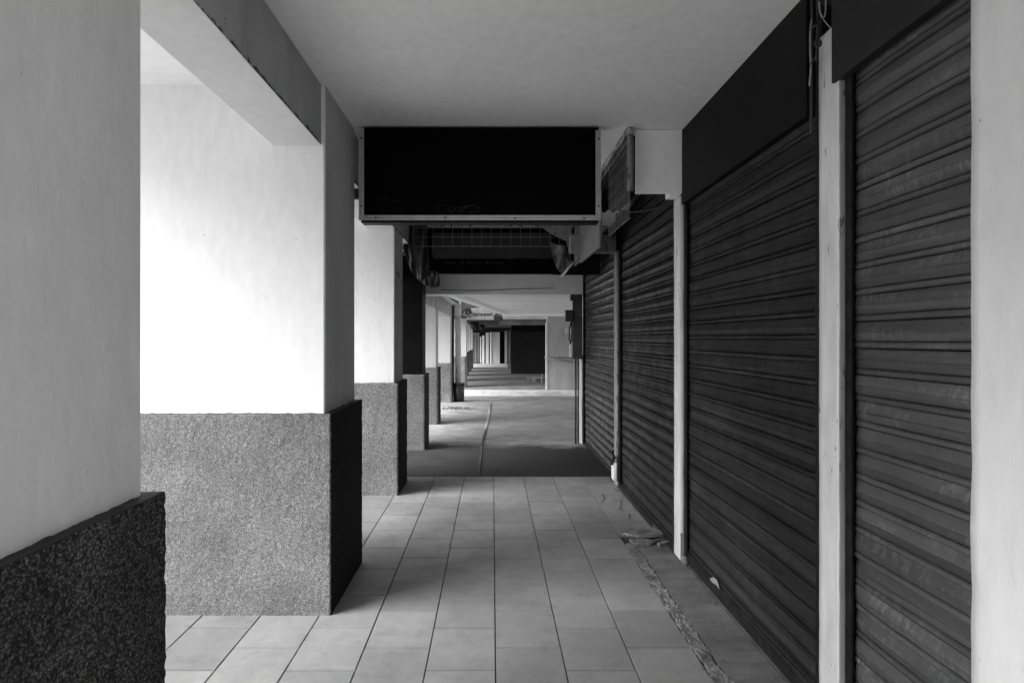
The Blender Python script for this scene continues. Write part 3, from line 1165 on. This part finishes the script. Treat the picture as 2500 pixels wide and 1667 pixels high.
# restaurant sign
RY = 16.95
rs = thing("restaurant_sign", (-.3, RY, 2.3), "pale sign reading RESTAURANT with a round dark emblem, past the side lane", "sign")
bm = bmesh.new()
prism(bm, [P(a, b_, RY) for a, b_ in ((1150, 752), (1212, 752), (1212, 762), (1203, 774), (1150, 774))], (0, .05, 0))
link("plate", bm, simple('sign_plate', .34, rough=.6, var=.1), rs)
bm = bmesh.new()
p = P(1155, 771, RY - .004)
text_bm(bm, "RESTAURANT", .120, p, depth=.002, sx=.80, bold=.004)
link("lettering", bm, M['text'], rs)
bm = bmesh.new()
text_bm(bm, "FISH", .085, P(1159, 760.5, RY - .004), depth=.002, sx=.9)
link("faded_word", bm, M['text_grey'], rs)
bm = bmesh.new()
text_bm(bm, "HOUSE", .085, P(1178, 760.5, RY - .004), depth=.002, sx=.9)
link("faded_word", bm, M['text_grey'], rs)


def disc(bm, c, r, d, seg=28):
    c = Vector(c)
    a = [bm.verts.new(c + Vector((math.cos(t) * r, 0, math.sin(t) * r))) for t in (2 * math.pi * i / seg for i in range(seg))]
    b = [bm.verts.new(v.co + Vector((0, d, 0))) for v in a]
    bm.faces.new(a[::-1])
    bm.faces.new(b)
    for i in range(seg):
        bm.faces.new((a[i], a[(i + 1) % seg], b[(i + 1) % seg], b[i]))


bm = bmesh.new()
disc(bm, P(1141, 763, RY - .03), .130, .06)
em = link("emblem", bm, M['bin'], rs)
bm = bmesh.new()
c = P(1141, 763, RY - .045)
for rr, a0, a1 in ((.125, 3.5, 5.9), (.08, 2.6, 4.6), (.04, 5.0, 7.2)):
    tube(bm, [c + Vector((math.cos(t) * rr, 0, math.sin(t) * rr * .8)) for t in [a0 + (a1 - a0) * i / 10 for i in range(11)]], .010, seg=5)
link("emblem_ring", bm, M['cable_pale'], em)
bm = bmesh.new()
box(bm, -.76, .05, RY - .02, RY + .25, 2.05, 2.13)
tag(link("soffit_ledge", bm, M['grey_plaster']), "grey ledge directly beneath the RESTAURANT sign", "ledge")
for (px, py, r, lab) in ((1159, 794, .20, "larger black round lamp hanging below the RESTAURANT sign"),
                         (1177, 799, .12, "smaller black round lamp hanging right of the larger round one")):
    bm = bmesh.new()
    Yd = 22.5
    c = P(px, py, Yd)
    bmesh.ops.create_uvsphere(bm, u_segments=20, v_segments=12, radius=r)
    for v in bm.verts:
        v.co = Vector((v.co.x, v.co.y * .5, v.co.z)) + c
    for f in bm.faces:
        f.smooth = True
    t = thing("round_lamp", c, lab, "lamp", "round lamps under the far ceiling")
    link("shade", bm, M['bin'], t)
    bm = bmesh.new()
    tube(bm, [c + Vector((0, 0, r * .9)), (c.x, c.y, 2.14)], .012, seg=6)
    link("stem", bm, M['cable'], t)
bm = bmesh.new()
prism(bm, [P(a, b_, 17.2) for a, b_ in ((1204, 772), (1218, 773), (1220, 781), (1206, 780))], (0, .3, 0))
tag(link("floodlight", bm, M['bin']), "small black floodlight under the canopy corner beside the RESTAURANT sign", "lamp")

# end wall of the far block with its doors
EY = 34.0
def ex(px):
    return (px - HX) / F * EY
def ez(py):
    return EYE - (py - HY) / F * EY
bm = bmesh.new()
box(bm, -3.0, 2.0, EY + .2, EY + .5, -.002, 2.7)
tag(link("end_wall", bm, M['board2']), "dark end wall of the walkway behind the far doors", "wall")


def slab_px(name, a, b, t, btm, mat, label, cat, y=EY, d=.08):
    bm = bmesh.new()
    box(bm, ex(a), ex(b), y, y + d, ez(btm), ez(t), bev=.004)
    return tag(link(name, bm, M[mat]), label, cat)


slab_px("door", 1140, 1170, 812, 886, 'grey_plaster', "dull grey door at the left of the far end wall", "door")
slab_px("pale_pipe", 1153, 1156.5, 818, 886, 'wood_dim', "dim pipe in front of the dull grey far door", "pipe", EY - .1)
slab_px("pale_pipe", 1159, 1163, 812, 886, 'wood_dim', "second, broader dim pipe beside the dull grey far door", "pipe", EY - .1)
slab_px("pale_pipe", 1172, 1174.8, 822, 886, 'white', "thin bright upright at the middle of the far end wall", "pipe", EY - .1)
slab_px("door_jamb", 1177, 1182.5, 819, 887, 'white', "bright door jamb right of the thin upright on the far end wall", "jamb", EY - .1)
slab_px("door_jamb", 1186, 1193, 812, 888, 'wood', "broad pale door jamb left of the far notice panel", "jamb", EY - .1)
slab_px("door_jamb", 1196, 1200, 811, 891, 'white', "brightest narrow jamb touching the far notice panel", "jamb", EY - .2)
slab_px("notice_panel", 1200.5, 1220, 811, 889, 'plaster_in', "pale stained notice panel on the far end wall", "panel", EY - .15)
slab_px("doorway", 1220.5, 1231, 811, 887, 'black', "black open doorway right of the notice panel", "doorway", EY - .1)
slab_px("door_jamb", 1232, 1238, 808, 892, 'grey_plaster', "grey jamb right of the black doorway", "jamb", EY - .3)
bm = bmesh.new()
tube(bm, [P(1244, 806, 26), P(1244, 900, 26)], .04)
tag(link("drain_pipe", bm, M['wood_dim']), "pale drain pipe at the near corner of the blockwork wall", "pipe")
bm = bmesh.new()
box(bm, -1.6, .80, 29.5, 33.8, .0, .012)  # sunlit stretch of far floor, painted as a pale strip
tag(link("lit_floor_strip", bm, M['kerb']), kind='structure')

# broken patch near post A
for i, (pts, h, lab) in enumerate((
        ([(1520, 1306), (1537, 1297), (1580, 1296), (1618, 1300), (1640, 1307), (1600, 1312), (1560, 1313)], .022,
         "long flat shard of broken tile lying across the patch by the slim white post"),
        ([(1536, 1318), (1580, 1319), (1598, 1326), (1585, 1331), (1545, 1330)], .016,
         "smaller shard of broken tile nearest the mortar strip"),
        ([(1604, 1329), (1640, 1322), (1638, 1328), (1612, 1335)], .020, "short shard of broken tile beside the post foot"),
        ([(1596, 1272), (1606, 1270), (1606, 1290), (1618, 1301), (1602, 1301), (1594, 1292)], .018,
         "pale chip of tile against the shutter sill"))):
    bm = bmesh.new()
    gp = []
    for a, b_ in pts:
        Y = 2100 / (b_ - HY)
        gp.append(Vector(((a - HX) / F * Y, Y, -.004 + random.uniform(0, .008))))
    prism(bm, gp, (0, 0, h))
    tag(link("tile_shard", bm, M['rubble']), lab, "shard", "broken tile pieces")
bm = bmesh.new()
bmesh.ops.create_icosphere(bm, subdivisions=2, radius=.03)
for v in bm.verts:
    v.co = Vector((v.co.x * .8, v.co.y, v.co.z)) * (1 + .3 * noise.noise(v.co * 40)) + Vector((1.275, 3.80, .03))
tag(link("stone", bm, M['rubble']), "lump of cement under the corner of the wide shutter", "stone")

for seq in ([(1500, 1193), (1512, 1200), (1524, 1198), (1540, 1205), (1556, 1203)], [(1537, 1203), (1540, 1212), (1552, 1218)],
            [(1515, 1222), (1517, 1232), (1512, 1240), (1520, 1246)], [(1535, 1255), (1538, 1264), (1532, 1270), (1548, 1266)],
            [(1470, 1205), (1476, 1216), (1468, 1226)]):
    bm = bmesh.new()
    prev = None
    for a, b_ in seq:
        Y = 2100 / (b_ - HY)
        p = Vector(((a - HX) / F * Y, Y, .0032))
        wd = random.uniform(.003, .007)
        cur = (bm.verts.new(p + Vector((-wd, -wd, 0))), bm.verts.new(p + Vector((wd, wd, 0))))
        if prev:
            bm.faces.new((prev[0], prev[1], cur[1], cur[0]))
        prev = cur
    tag(link("pavement_crack", bm, M['grout']), kind='structure')

# loose crumbs of mortar and grit
rr = random.Random(21)
bm = bmesh.new()


def crumb(x, y, z, r):
    b0 = len(bm.verts)
    bmesh.ops.create_icosphere(bm, subdivisions=1, radius=r)
    bm.verts.ensure_lookup_table()
    k = Vector((rr.uniform(.6, 1.5), rr.uniform(.6, 1.5), rr.uniform(.35, .7)))
    for v in bm.verts[b0:]:
        v.co = Vector((v.co.x * k.x, v.co.y * k.y, v.co.z * k.z)) * rr.uniform(.8, 1.2) + Vector((x, y, z))


for _ in range(50):
    y = rr.uniform(1.6, 4.35)
    crumb(1.005 + rr.gauss(0, .045), y, .003, rr.uniform(.002, .006))
for _ in range(60):
    crumb(rr.uniform(.99, 1.25), rr.gauss(4.28, .09), .004, rr.uniform(.003, .010))
for _ in range(50):
    crumb(rr.uniform(1.2, 1.27), rr.uniform(2.2, 6.0), .003, rr.uniform(.002, .006))
for _ in range(60):
    crumb(rr.uniform(-.8, .95), rr.uniform(1.8, 6.0), .002, rr.uniform(.0012, .003))
tag(link("mortar_crumbs", bm, M['rubble']), "scattered crumbs of mortar and grit along the broken strip", "debris", kind='stuff')
